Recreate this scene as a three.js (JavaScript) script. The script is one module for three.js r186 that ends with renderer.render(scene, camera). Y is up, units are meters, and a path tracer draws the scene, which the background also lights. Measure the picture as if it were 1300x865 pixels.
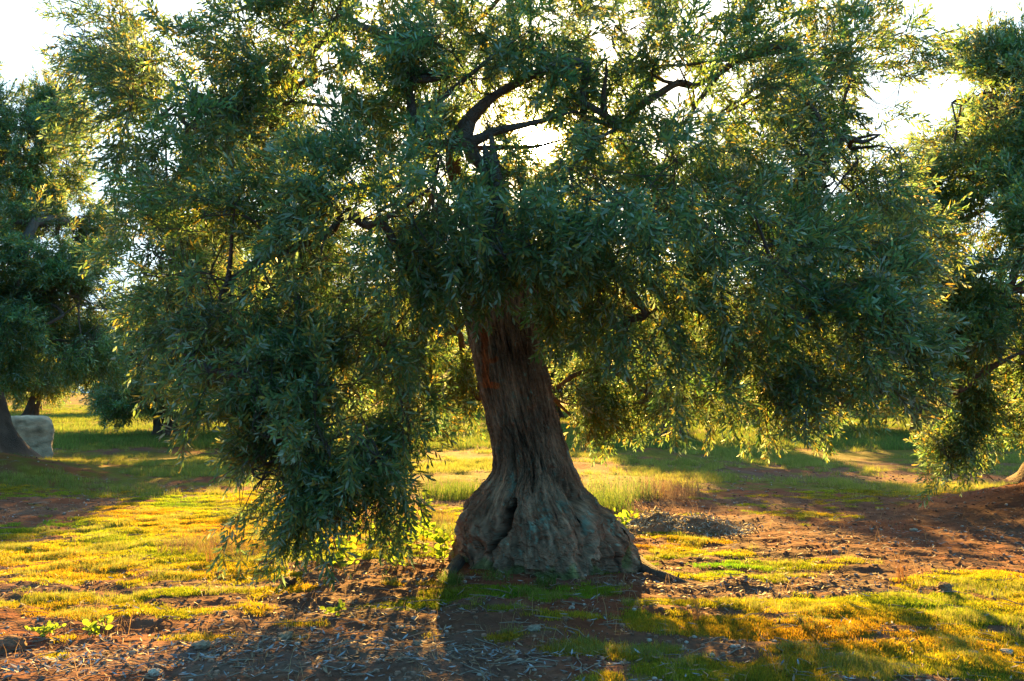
import * as THREE from 'three';
import { ImprovedNoise } from 'three/addons/math/ImprovedNoise.js';
import { mergeGeometries } from 'three/addons/utils/BufferGeometryUtils.js';

// ---------------------------------------------------------------- camera
const scene = new THREE.Scene();
const F = 1200, EYE = 1.5, PITCH = Math.atan(62.5 / F);
const camera = new THREE.PerspectiveCamera(2 * Math.atan(432.5 / F) * 180 / Math.PI, 1300 / 865, 0.1, 900);
camera.position.set(0, EYE, 0);
camera.rotation.x = PITCH;
const ray = (px, py) => {
  const y = (432.5 - py) / F, c = Math.cos(PITCH), s = Math.sin(PITCH);
  return new THREE.Vector3((px - 650) / F, y * c + s, y * s - c);
};
const at = (px, py, d) => { const r = ray(px, py); return r.multiplyScalar(d / -r.z).add(new THREE.Vector3(0, EYE, 0)); };
const onGround = (px, py) => { const r = ray(px, py); return r.multiplyScalar(-EYE / r.y).add(new THREE.Vector3(0, EYE, 0)); };

// ---------------------------------------------------------------- sky, sun, exposure
const SUN = ray(681, 181).normalize();
{
  const W = 2048, H = 1024, data = new Float32Array(W * H * 4), D = 180 / Math.PI;
  for (let row = 0; row < H; row++) {
    const up = ((row + 0.5) / H - 0.5) * Math.PI, y = Math.sin(up);
    for (let col = 0; col < W; col++) {
      const az = ((col + 0.5) / W - 0.5) * 2 * Math.PI;
      const x = Math.cos(az) * Math.cos(up), z = Math.sin(az) * Math.cos(up);
      const th = Math.acos(Math.min(1, x * SUN.x + y * SUN.y + z * SUN.z)) * D;
      const e = Math.exp(-Math.max(0, y) * 3.2), K = 0.37;
      const wide = 0.8 * Math.exp(-th / 32), mid = 1.7 * Math.exp(-th / 9), halo = 14 * Math.exp(-th / 1.1), core = 160 * Math.exp(-((th / 0.62) ** 2));
      const k = (row * W + col) * 4;
      const low = (y < 0 ? 0.5 : 1) * K;
      data[k] = low * (0.055 + 0.06 * e + wide * 1.0 + mid * 1.0 + halo + core);
      data[k + 1] = low * (0.25 + 0.11 * e + wide * 0.86 + mid * 0.74 + halo * 0.66 + core * 0.86);
      data[k + 2] = low * (0.51 + 0.10 * e + wide * 0.55 + mid * 0.3 + halo * 0.2 + core * 0.52);
      data[k + 3] = 1;
    }
  }
  const sky = new THREE.DataTexture(data, W, H, THREE.RGBAFormat, THREE.FloatType);
  sky.mapping = THREE.EquirectangularReflectionMapping;
  sky.magFilter = THREE.LinearFilter; sky.needsUpdate = true;
  scene.background = sky; scene.environment = sky;
}
const sun = new THREE.DirectionalLight(new THREE.Color().setRGB(1, 0.57, 0.13), 5);
sun.position.copy(SUN).multiplyScalar(60).add(new THREE.Vector3(0, 0, -10));
sun.target.position.set(0, 0, -10);
sun.castShadow = true; sun.shadow.mapSize.set(4096, 4096);
Object.assign(sun.shadow.camera, { left: -30, right: 30, top: 30, bottom: -30, near: 1, far: 160 });
scene.add(sun, sun.target);

const renderer = new THREE.WebGLRenderer({ antialias: true });
renderer.toneMapping = THREE.LinearToneMapping;
renderer.toneMappingExposure = 7.6;
renderer.shadowMap.enabled = true;

// ---------------------------------------------------------------- helpers
const V = (x, y, z) => new THREE.Vector3(x, y, z);
function rng(seed) {
  let a = seed >>> 0;
  return () => { a = (a + 0x6D2B79F5) >>> 0; let t = a; t = Math.imul(t ^ (t >>> 15), t | 1); t ^= t + Math.imul(t ^ (t >>> 7), t | 61); return ((t ^ (t >>> 14)) >>> 0) / 4294967296; };
}
const perlin = new ImprovedNoise();
const n3 = (x, y, z) => perlin.noise(x, y, z);
const fbm = (x, y, z, o = 4) => { let s = 0, a = 1; for (let i = 0; i < o; i++, a *= 0.5, x = x * 2.03 + 7.1, y = y * 2.03 + 3.7, z = z * 2.03 + 1.3) s += a * n3(x, y, z); return s; };
const smooth = (a, b, x) => { const t = Math.min(1, Math.max(0, (x - a) / (b - a))); return t * t * (3 - 2 * t); };
const mix = (a, b, t) => a + (b - a) * t;
const mix3 = (a, b, t) => [mix(a[0], b[0], t), mix(a[1], b[1], t), mix(a[2], b[2], t)];
const used = {};
function numbered(name) { const k = used[name] = (used[name] ?? -1) + 1; return k ? `${name}_${String(k).padStart(3, '0')}` : name; }
function tag(o, label, category, group, kind) {
  o.userData.label = label; if (category) o.userData.category = category;
  if (group) o.userData.group = group; if (kind) o.userData.kind = kind;
  return o;
}
function shadows(o) { o.castShadow = o.receiveShadow = true; return o; }
function thing(name, label, category, pos, group) {
  const o = new THREE.Group(); o.name = numbered(name); if (pos) o.position.copy(pos);
  tag(o, label, category, group); scene.add(o); return o;
}
function part(name, geo, mat, parent) { const m = shadows(new THREE.Mesh(geo, mat)); m.name = name; parent.add(m); return m; }

class Soup {                                    // collects triangles with vertex colours
  constructor() { this.p = []; this.c = []; this.n = []; this.i = []; this.uv = []; }
  get count() { return this.p.length / 3; }
  v(x, y, z, c, nx = 0, ny = 1, nz = 0, u = 0, w = 0) { this.p.push(x, y, z); this.c.push(c[0], c[1], c[2]); this.n.push(nx, ny, nz); this.uv.push(u, w); return this.count - 1; }
  geo(flatNormals = false) {
    const g = new THREE.BufferGeometry();
    g.setAttribute('position', new THREE.Float32BufferAttribute(this.p, 3));
    g.setAttribute('color', new THREE.Float32BufferAttribute(this.c, 3));
    g.setAttribute('normal', new THREE.Float32BufferAttribute(this.n, 3));
    g.setAttribute('uv', new THREE.Float32BufferAttribute(this.uv, 2));
    g.setIndex(this.i);
    if (flatNormals) g.computeVertexNormals();
    return g;
  }
}
// a tube through points with a radius at each
function tube(soup, pts, radii, sides, col, uv0 = 0) {
  const t = V(), a = V(), b = V(), prev = V(0, 0, 0); let base = -1, len = uv0;
  a.set(1, 0.3, 0.2);
  for (let k = 0; k < pts.length; k++) {
    t.copy(pts[Math.min(k + 1, pts.length - 1)]).sub(pts[Math.max(k - 1, 0)]).normalize();
    if (Math.abs(a.dot(t)) > 0.98) a.set(0.2, 0.1, 1);
    a.addScaledVector(t, -a.dot(t)).normalize(); b.crossVectors(t, a);
    if (k) len += pts[k].distanceTo(pts[k - 1]);
    const start = soup.count;
    for (let s = 0; s <= sides; s++) {
      const w = s / sides * Math.PI * 2, x = Math.cos(w), y = Math.sin(w);
      const nx = a.x * x + b.x * y, ny = a.y * x + b.y * y, nz = a.z * x + b.z * y, r = radii[k];
      soup.v(pts[k].x + nx * r, pts[k].y + ny * r, pts[k].z + nz * r, col, nx, ny, nz, s / sides * Math.max(0.05, Math.round(radii[0] * 6.28 * 4) / 4 || 0.25), len);
      if (k && s) { const p = base + s, q = start + s; soup.i.push(p - 1, p, q, p - 1, q, q - 1); }
    }
    base = start;
  }
}
// one slim leaf: from base o along d, n is its face normal, bent by curl
function leaf(soup, o, d, n, len, wid, curl, col, shape = [[0.28, 0.8], [0.62, 0.9]]) {
  const s = V().crossVectors(d, n).normalize();
  const pt = (t, w) => {
    const k = -curl * t * t * len;
    return [o.x + d.x * t * len + n.x * k + s.x * w, o.y + d.y * t * len + n.y * k + s.y * w, o.z + d.z * t * len + n.z * k + s.z * w];
  };
  const nn = (t) => { const m = n.clone().addScaledVector(d, 2 * curl * t).normalize(); return [m.x, m.y, m.z]; };
  let l = soup.v(...pt(0, 0), col, ...nn(0)), r = l;
  for (const [t, w] of shape) {
    const a = soup.v(...pt(t, -w * wid / 2), col, ...nn(t)), b = soup.v(...pt(t, w * wid / 2), col, ...nn(t));
    if (l === r) soup.i.push(l, b, a); else soup.i.push(l, r, b, l, b, a);
    l = a; r = b;
  }
  const e = soup.v(...pt(1, 0), col, ...nn(1));
  soup.i.push(l, r, e);
}
function perpendicular(d, w, out = V()) {
  const a = Math.abs(d.y) < 0.9 ? V(0, 1, 0) : V(1, 0, 0);
  const u = V().crossVectors(d, a).normalize(), v = V().crossVectors(d, u);
  return out.copy(u).multiplyScalar(Math.cos(w)).addScaledVector(v, Math.sin(w));
}

// ---------------------------------------------------------------- materials
function noiseTexture(size, fn, srgb = false) {
  const d = new Uint8Array(size * size * 4);
  for (let j = 0; j < size; j++) for (let i = 0; i < size; i++) {
    const c = fn(i / size, j / size), k = (j * size + i) * 4;
    for (let q = 0; q < 3; q++) d[k + q] = Math.max(0, Math.min(255, (Array.isArray(c) ? c[q] : c) * 255));
    d[k + 3] = 255;
  }
  const t = new THREE.DataTexture(d, size, size);
  t.wrapS = t.wrapT = THREE.RepeatWrapping; t.magFilter = THREE.LinearFilter; t.minFilter = THREE.LinearMipmapLinearFilter; t.generateMipmaps = true;
  if (srgb) t.colorSpace = THREE.SRGBColorSpace;
  t.needsUpdate = true; return t;
}
// noise that repeats without a seam: sampled on two circles
const ring = (u, v, f, seed) => {
  const P = f / 2, a = u * f, b = v * f;   // blend of shifted copies
  const w = (t) => t * t * (3 - 2 * t), x = w(u), y = w(v);
  return mix(mix(n3(a, b, seed), n3(a - f, b, seed), x), mix(n3(a, b - f, seed), n3(a - f, b - f, seed), x), y) * 1.3 + 0 * P;
};
const soilBump = noiseTexture(512, (u, v) => 0.5 + 0.28 * ring(u, v, 14, 1) + 0.2 * ring(u, v, 40, 2) + 0.16 * ring(u, v, 110, 3));
const soilMap = noiseTexture(512, (u, v) => {
  const a = 0.5 + 0.4 * ring(u, v, 9, 5) + 0.35 * ring(u, v, 60, 6) + 0.25 * ring(u, v, 150, 7);
  const k = 0.62 + 0.38 * Math.min(1, Math.max(0, a)); return [k, k * (0.97 + 0.05 * ring(u, v, 20, 8)), k * (0.96 + 0.06 * ring(u, v, 30, 9))];
});
const barkBump = noiseTexture(512, (u, v) => {
  const w = 0.25 * ring(u, v, 6, 11);
  return 0.55 + 0.35 * (1 - 2 * Math.abs(ring(u + w * 0.1, v * 1, 34, 12) + 0.4 * ring(u, v, 60, 14))) * 0.8 + 0.15 * ring(u, v, 90, 13) - 0.15;
});
const stoneBump = noiseTexture(256, (u, v) => 0.5 + 0.3 * ring(u, v, 8, 21) + 0.25 * ring(u, v, 30, 22) + 0.2 * ring(u, v, 80, 23));
const leafLike = (o = {}) => new THREE.MeshPhysicalMaterial({ vertexColors: true, roughness: 1, transmission: 0.66, thickness: 0, specularIntensity: 0.1, clearcoat: 0.3, clearcoatRoughness: 0.36, side: THREE.DoubleSide, ...o });
const oliveLeafMat = leafLike();
const grassMat = leafLike({ clearcoat: 0.15, clearcoatRoughness: 0.5 });
const weedMat = leafLike({ clearcoat: 0.25, clearcoatRoughness: 0.5 });
const dryMat = leafLike({ clearcoat: 0, transmission: 0.35 });
const litterMat = new THREE.MeshPhysicalMaterial({ vertexColors: true, roughness: 0.75, specularIntensity: 0.4, side: THREE.DoubleSide });
const barkMat = new THREE.MeshPhysicalMaterial({ specularIntensity: 0.3, color: new THREE.Color().setRGB(0.15, 0.11, 0.08), roughness: 0.92, bumpMap: barkBump, bumpScale: 0.03 });
const trunkMat = new THREE.MeshPhysicalMaterial({ specularIntensity: 0.3, vertexColors: true, roughness: 0.93, bumpMap: barkBump, bumpScale: 0.03 });
const groundMat = new THREE.MeshPhysicalMaterial({ vertexColors: true, roughness: 1, specularIntensity: 0.12, map: soilMap, bumpMap: soilBump, bumpScale: 0.02 });
const stoneMat = new THREE.MeshPhysicalMaterial({ specularIntensity: 0.3, vertexColors: true, roughness: 0.9, bumpMap: stoneBump, bumpScale: 0.015 });

// ---------------------------------------------------------------- ground
const MAIN = at(690, 720, 8.0); MAIN.y = 0;
const LEFT = onGround(-34, 600), RIGHT = onGround(1400, 655);
const bump2 = (x, z, p, rx, rz) => Math.exp(-(((x - p.x) / rx) ** 2) - (((z - p.z) / rz) ** 2));
function height(x, z) {
  const far = smooth(14, 40, Math.hypot(x, z));
  let h = 0.05 * n3(x * 0.35, 0.3, z * 0.35) + 0.028 * n3(x * 1.3, 1.7, z * 1.3) * (1 - 0.3 * far) + 0.25 * far * n3(x * 0.05, 9.1, z * 0.05);
  h += 0.038 * n3(x * 3.0, 5.2, z * 4.4) + 0.014 * n3(x * 9, 2.2, z * 11);
  h += 0.07 * bump2(x, z, { x: MAIN.x - 0.1, z: MAIN.z + 0.5 }, 1.2, 0.9);
  h += 0.46 * bump2(x, z, { x: LEFT.x + 0.5, z: LEFT.z + 1.6 }, 2.0, 1.9) + 0.5 * bump2(x, z, RIGHT, 1.5, 1.3);
  return h;
}
const blobs = (list) => list.map(([px, py, rx, rz, k]) => ({ ...onGround(px, py), rx, rz, k }));
// where the photograph shows moss and grass, bare soil, and drifts of fallen leaves
const mossSpots = blobs([[150, 650, 1.8, 2.0, 1.0], [60, 700, 1.3, 0.7, 0.75], [240, 720, 1.0, 0.35, 0.6], [300, 650, 1.2, 2, 0.9], [900, 700, 0.8, 0.7, 0.9], [850, 675, 0.5, 0.8, 0.9], [1100, 770, 1.4, 0.35, 0.95], [1230, 790, 0.8, 0.5, 1.0],
  [950, 800, 1.1, 0.22, 0.9], [1080, 835, 1.3, 0.28, 1.0], [1250, 845, 0.7, 0.3, 0.8], [660, 760, 0.7, 0.3, 0.9], [600, 812, 0.35, 0.1, 0.75], [770, 825, 0.35, 0.18, 0.75], [70, 800, 0.3, 0.12, 0.6], [1180, 745, 1.6, 0.3, 0.7], [900, 855, 0.7, 0.2, 0.8],
  [560, 660, 0.8, 1.6, 0.9], [1090, 625, 1.6, 1.3, 0.8], [1040, 655, 1.0, 1.0, 0.5], [420, 700, 1.3, 0.7, 0.7], [150, 735, 1.6, 0.3, 0.75], [60, 765, 0.8, 0.25, 0.6], [330, 770, 0.9, 0.12, 0.55], [240, 690, 1.4, 0.8, 0.8], [920, 735, 0.8, 0.18, 0.7], [820, 790, 0.5, 0.1, 0.6], [1000, 720, 1.2, 0.25, 0.6], [1270, 740, 0.8, 0.3, 0.8], [200, 780, 1.2, 0.18, 0.85], [60, 830, 0.5, 0.14, 0.8], [300, 755, 1.0, 0.16, 0.85], [130, 760, 0.7, 0.14, 0.85], [480, 775, 0.4, 0.12, 0.75], [230, 810, 0.6, 0.1, 0.8], [420, 800, 0.6, 0.1, 0.5], [880, 770, 0.6, 0.12, 0.6], [620, 830, 0.5, 0.1, 0.55]]);
const soilSpots = blobs([[280, 790, 1.6, 0.8, 0.55], [1120, 690, 2.0, 0.9, 1.1], [1230, 665, 1.6, 1.0, 1.0], [450, 840, 1.2, 0.4, 0.5], [650, 850, 0.8, 0.3, 0.6], [40, 650, 1.4, 1.2, 1.3], [990, 748, 0.95, 0.32, 1.6], [1040, 815, 0.9, 0.1, 0.7], [850, 830, 0.5, 0.2, 0.5], [1200, 800, 0.5, 0.08, 0.7], [940, 815, 0.3, 0.05, 0.6], [400, 760, 0.8, 0.25, 0.8], [1120, 600, 4.5, 1.6, 0.6], [350, 572, 5, 1.2, 0.5]]);
const litterSpots = blobs([[1000, 750, 1.0, 0.35, 2.2], [850, 735, 0.5, 0.3, 0.8], [260, 830, 1.6, 0.4, 0.8], [500, 840, 1.0, 0.35, 0.8], [320, 735, 1.4, 0.6, 0.9], [430, 780, 0.8, 0.3, 1.0], [650, 770, 0.7, 0.25, 0.8], [690, 748, 0.85, 0.14, 1.3], [700, 840, 0.8, 0.25, 0.9], [90, 850, 0.8, 0.25, 1.1], [820, 660, 0.8, 0.6, 0.5], [1100, 600, 4.0, 2.2, 0.5], [1150, 690, 2.2, 1.2, 0.6], [400, 575, 5, 2, 0.3]]);
const sum = (list, x, z) => { let s = 0; for (const b of list) s += b.k * Math.exp(-(((x - b.x) / b.rx) ** 2) - (((z - b.z) / b.rz) ** 2)); return s; };
function mossAt(x, z) {
  const d = Math.hypot(x, z), n = 0.9 * n3(x * 1.5, 31.5, z * 2.6) + 1.25 * n3(x * 3.4, 12.5, z * 6.5) + 0.7 * n3(x * 10, 4.5, z * 14);
  const meadow = (0.74 + 0.5 * n3(x * 0.12, 61, z * 0.35)) * smooth(12, 17, d);
  return smooth(0.38, 0.7, Math.max(sum(mossSpots, x, z), meadow) - 0.75 * sum(soilSpots, x, z) + 0.55 * n);
}
{
  const axis = (fine0, fine1, step, grow, lo, hi) => {
    const a = []; for (let t = fine0; t <= fine1; t += step) a.push(t);
    let s = step, t = a[a.length - 1]; while (t < hi) { s *= grow; t += s; a.push(t); }
    s = step; t = fine0; while (t > lo) { s *= grow; t -= s; a.unshift(t); }
    return a;
  };
  const xs = axis(-4.2, 4.2, 0.036, 1.05, -260, 260), zs = axis(-9.6, -3.6, 0.036, 1.035, -420, 12);
  const g = new THREE.BufferGeometry(), nx = xs.length, nz = zs.length, P = new Float32Array(nx * nz * 3), C = new Float32Array(nx * nz * 3), U = new Float32Array(nx * nz * 2), I = [];
  const red = [0.20, 0.058, 0.024], brown = [0.145, 0.066, 0.037], grey = [0.14, 0.105, 0.085], moss = [0.13, 0.115, 0.01], pale = [0.19, 0.11, 0.066];
  for (let j = 0; j < nz; j++) for (let i = 0; i < nx; i++) {
    const x = xs[i], z = zs[j], k = j * nx + i;
    P.set([x, height(x, z), z], k * 3); U.set([x / 1.7, z / 1.7], k * 2);
    const a = 0.5 + 0.7 * fbm(x * 0.8, 40.2, z * 0.8, 3), d = Math.hypot(x, z);
    let c = mix3(red, brown, smooth(0.2, 0.8, a));
    c = mix3(c, pale, 0.5 * smooth(0.15, 0.55, n3(x * 2.7, 8.8, z * 2.7)));
    c = mix3(c, grey, Math.min(0.75, 0.55 * sum(litterSpots, x, z)) * (0.6 + 0.6 * n3(x * 3, 3.3, z * 3)));
    c = mix3(c, red, 0.8 * bump2(x, z, RIGHT, 1.8, 1.5));
    c = mix3(c, moss, 0.9 * mossAt(x, z));
    const v = 1 + 0.35 * n3(x * 17, 6.6, z * 17) + 0.2 * n3(x * 5, 1.6, z * 5);
    C.set([c[0] * v, c[1] * v, c[2] * v], k * 3);
    if (i && j) I.push(k - nx - 1, k, k - nx, k - nx - 1, k - 1, k);
  }
  g.setAttribute('position', new THREE.BufferAttribute(P, 3)); g.setAttribute('color', new THREE.BufferAttribute(C, 3)); g.setAttribute('uv', new THREE.BufferAttribute(U, 2));
  g.setIndex(I); g.computeVertexNormals();
  const m = shadows(new THREE.Mesh(g, groundMat)); m.name = 'ground';
  tag(m, 'reddish soil ground of the olive grove with mossy patches', null, null, 'structure'); scene.add(m);
}

// ---------------------------------------------------------------- olive sprays
function buildSpray(seed, len = 0.5) {
  const R = rng(seed), s = new Soup();
  const wood = [0.16, 0.13, 0.08];
  const greens = [[0.12, 0.21, 0.065], [0.17, 0.245, 0.065], [0.30, 0.26, 0.045], [0.18, 0.30, 0.13], [0.27, 0.38, 0.25]];
  const shoot = (o, d, L, r0, bend, side) => {
    const n = Math.max(4, Math.round(L / 0.029)), pts = [], rad = []; const p = o.clone(), dir = d.clone();
    for (let k = 0; k <= n; k++) {
      pts.push(p.clone()); rad.push(mix(r0, 0.0009, k / n));
      p.addScaledVector(dir, L / n); dir.addScaledVector(bend, 1 / n).add(V(R() - 0.5, R() - 0.5, R() - 0.5).multiplyScalar(0.12)).normalize();
    }
    tube(s, pts.filter((_, k) => k % 3 === 0 || k === n), rad.filter((_, k) => k % 3 === 0 || k === n), 3, wood);
    const twist = R() * 6.28;
    for (let k = side ? 1 : 3; k <= n; k++) {
      const t = V().copy(pts[k]).sub(pts[k - 1]).normalize();
      for (let h = 0; h < 2; h++) {
        if (R() < 0.12) continue;
        const w = twist + k * 1.571 + h * Math.PI + (R() - 0.5) * 0.7;
        const out = perpendicular(t, w), spread = mix(1.0, 0.55, k / n) + (R() - 0.5) * 0.5;
        const ld = t.clone().multiplyScalar(Math.cos(spread)).addScaledVector(out, Math.sin(spread)).normalize();
        const nrm = t.clone().addScaledVector(ld, -t.dot(ld)).add(V(R() - 0.5, R() - 0.5, R() - 0.5).multiplyScalar(0.8)); nrm.addScaledVector(ld, -nrm.dot(ld)).normalize();
        const c = greens[Math.min(4, Math.floor(Math.pow(R(), 1.8) * 5.4))], v = 0.8 + 0.4 * R();
        leaf(s, pts[k], ld, nrm, mix(0.062, 0.09, R()) * (k > n - 2 ? 0.7 : 1), mix(0.0135, 0.019, R()), (R() - 0.35) * 0.35, [c[0] * v, c[1] * v, c[2] * v]);
      }
    }
    return pts;
  };
  const main = shoot(V(0, 0, 0), V((R() - 0.5) * 0.2, 1, (R() - 0.5) * 0.2).normalize(), len, 0.0035, V((R() - 0.5) * 0.7, 0, (R() - 0.5) * 0.7), false);
  const ns = 6;
  for (let k = 0; k < ns; k++) {
    const q = Math.floor(main.length * mix(0.08, 0.8, (k + R() * 0.6) / ns)), t = V().copy(main[q + 1] ?? main[q]).sub(main[q - 1] ?? main[0]).normalize();
    const out = perpendicular(t, R() * 6.28), ang = mix(0.5, 0.95, R());
    shoot(main[q], t.clone().multiplyScalar(Math.cos(ang)).addScaledVector(out, Math.sin(ang)).normalize(), mix(0.16, 0.32, R()) * (1 - 0.4 * q / main.length), 0.002, out.clone().multiplyScalar(-0.5), true);
  }
  return s.geo();
}
const sprays = [11, 12, 13, 14, 15, 16].map((k) => buildSpray(k));

// ---------------------------------------------------------------- olive trees
const UPV = V(0, 1, 0), EYEPOS = V(0, EYE, 0);
function sunGap(p) { const q = p.clone().sub(EYEPOS), t = q.dot(SUN); return t < 0 ? 9 : q.addScaledVector(SUN, -t).length(); }
/* lobes: {c, r, hang, w}; o: {forkPts: nodes the limbs may start from, n: sprays, scale, seed, gaps, twigs: how many sprays are parts} */
function crownOf(tree, o) {
  const R = rng(o.seed), P = [], par = [], chains = [], cnt = [];
  const node = (p, q) => { P.push(p); par.push(q); cnt.push(0); return P.length - 1; };
  let last = -1; for (const f of o.forkPts) last = node(f, last);
  const nearest = (p, from = 0, list) => { let b = 0, bd = 1e9; if (list) { for (const k of list) { const d = P[k].distanceToSquared(p); if (d < bd) { bd = d; b = k; } } } else for (let k = from; k < P.length; k++) { const d = P[k].distanceToSquared(p); if (d < bd) { bd = d; b = k; } } return b; };
  const grow = (a, to, step, wob, lift) => {
    const from = P[a], L = from.distanceTo(to), n = Math.max(2, Math.round(L / step)), ids = [a];
    let best = null, bestGap = -1;                      // limbs bend round the opening through which the sun shows
    for (let tries = 0; tries < 8 && bestGap < 0.3; tries++) {
      const b1 = V(R() - 0.5, R() - 0.5, R() - 0.5).multiplyScalar(wob * (1 + 0.5 * tries) * L), b2 = V(R() - 0.5, R() - 0.5, R() - 0.5).multiplyScalar(wob * 0.6 * L), path = []; let gap = 9;
      for (let k = 1; k <= n; k++) {
        const t = k / n, p = from.clone().lerp(to, t).addScaledVector(b1, Math.sin(Math.PI * t)).addScaledVector(b2, Math.sin(2 * Math.PI * t)); p.y += lift * L * Math.sin(Math.PI * t);
        path.push(p); gap = Math.min(gap, o.sunGap ? sunGap(p) : 9);
      }
      if (gap > bestGap) { best = path; bestGap = gap; }
    }
    for (const p of best) ids.push(node(p, ids[ids.length - 1]));
    chains.push(ids); return ids;
  };
  const fork = o.forkPts[o.forkPts.length - 1], lobes = [...o.lobes].sort((a, b) => a.c.distanceTo(fork) - b.c.distanceTo(fork));
  for (const l of lobes) {
    l.ids = grow(nearest(l.c), l.c.clone(), 0.18 * o.scale, 0.25, 0.08);
    const nb = Math.round(5 + 7 * (l.r.x + l.r.y + l.r.z) / 3 / o.scale);
    for (let k = 0; k < nb; k++) {
      const d = V(R() - 0.5, R() - 0.5, R() - 0.5).normalize().multiply(l.r).multiplyScalar(0.7);
      const t = l.c.clone().add(d); l.ids.push(...grow(nearest(t, 0, l.ids), t, 0.16 * o.scale, 0.3, 0.05).slice(1));
    }
  }
  const W = lobes.map((l) => l.w ?? (l.r.x * l.r.y + l.r.y * l.r.z + l.r.x * l.r.z)), total = W.reduce((a, b) => a + b);
  const list = []; const q = new THREE.Quaternion(), roll = new THREE.Quaternion();
  lobes.forEach((l, li) => {
    const n = Math.round(o.n * W[li] / total);
    for (let k = 0, tries = 0; k < n && tries < n * 6; tries++) {
      const d = V(R() * 2 - 1, R() * 2 - 1, R() * 2 - 1); if (d.length() > 1 || d.length() < 0.05) continue; d.normalize();
      const f = mix(0.35, 1, Math.pow(R(), 0.55)), p = l.c.clone().add(d.clone().multiply(l.r).multiplyScalar(f));
      if (n3(p.x * o.freq + 3.3, p.y * o.freq + o.seed, p.z * o.freq) < (l.r.x < 0.32 ? -0.6 : o.gaps)) continue;
      if (o.keep && !o.keep(p)) { continue; }
      const out = d.clone().multiplyScalar(0.75).addScaledVector(V(p.x - o.axis.x, 0, p.z - o.axis.z).normalize(), 0.4);
      out.y += 0.15 - 0.8 * (l.hang ?? 0.6) * (1.1 - 0.6 * d.y); out.add(V(R() - 0.5, R() - 0.5, R() - 0.5).multiplyScalar(1.3)).normalize();
      const s = o.scale * mix(0.75, 1.2, R()), base = p.clone().addScaledVector(out, -0.3 * s);
      if (base.y < height(base.x, base.z) + 0.25 || p.y + out.y * 0.3 * s < height(p.x, p.z) + 0.06) { k++; continue; }
      let g = 9; for (const e of [0, 0.13, 0.26, 0.4, 0.5]) g = Math.min(g, sunGap(base.clone().addScaledVector(out, e * s)));
      if (g < (o.sunGap ?? 0)) { k++; continue; }
      const a = nearest(base, 0, l.ids), e = node(base, a);
      const mid = P[a].clone().lerp(base, 0.55).addScaledVector(out, -0.12 * P[a].distanceTo(base)); P.push(mid); par.push(a); cnt.push(0); par[e] = P.length - 1;
      chains.push([a, P.length - 1, e]); cnt[e] = 1;
      q.setFromUnitVectors(UPV, out); roll.setFromAxisAngle(UPV, R() * 6.28);
      list.push({ m: new THREE.Matrix4().compose(base, q.clone().multiply(roll), V(s, s, s)), d: base.clone().addScaledVector(out, 0.25 * s).distanceTo(EYEPOS), v: Math.floor(R() * sprays.length), t: [0.85 + 0.3 * R(), 0.85 + 0.3 * R(), 0.8 + 0.3 * R()] });
      k++;
    }
  });
  // the thickness of each piece follows the number of sprays it carries
  const acc = new Float64Array(P.length);
  for (let k = 0; k < P.length; k++) if (cnt[k]) for (let a = k, guard = 0; a >= 0 && guard < 400; a = par[a], guard++) acc[a] += 1;
  const rad = (k) => Math.max(0.0028 * o.scale, o.pipe * Math.sqrt(acc[k])), thin = new Soup();
  for (const c of chains) {
    if (!acc[c[c.length - 1]] && !acc[c[1]]) continue;
    let pts = c.map((k) => P[k]), r = c.map((k, j) => rad(c[Math.max(1, j)]) * (c.length > 5 ? [0.35, 0.55, 0.75, 0.9][c.length - 1 - j] ?? 1 : 1));
    if (r[0] > 0.008 && pts.length > 2) {   // rounded bends
      const m = (pts.length - 1) * 3, q = r; pts = new THREE.CatmullRomCurve3(pts, false, 'centripetal').getPoints(m);
      r = pts.map((_, j) => { const t = j / 3, f = Math.min(q.length - 2, Math.floor(t)); return mix(q[f], q[f + 1], t - f); });
    }
    if (r[0] > o.limb) { const s = new Soup(); tube(s, pts, r, 12, [1, 1, 1]); part('limb', s.geo(), barkMat, tree); }
    else tube(thin, pts, r, r[0] > 0.012 ? 6 : 3, [1, 1, 1]);
  }
  if (thin.count) part('branches', thin.geo(), barkMat, tree).userData.kind = 'stuff';
  list.sort((a, b) => a.d - b.d);
  const crown = new THREE.Group(); crown.name = 'crown'; tree.add(crown);
  for (let k = 0; k < (o.twigs ?? 0) && k < list.length; k++) { const m = part('leafy_twig', sprays[list[k].v], oliveLeafMat, crown); m.applyMatrix4(list[k].m); }
  const rest = list.slice(o.twigs ?? 0);
  sprays.forEach((g, v) => {
    const mine = rest.filter((e) => e.v === v); if (!mine.length) return;
    const im = shadows(new THREE.InstancedMesh(g, oliveLeafMat, mine.length)); im.name = 'foliage'; im.userData.kind = 'stuff';
    mine.forEach((e, k) => { im.setMatrixAt(k, e.m); im.setColorAt(k, new THREE.Color().setRGB(...e.t)); });
    crown.add(im);
  });
  return list.length;
}

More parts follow.
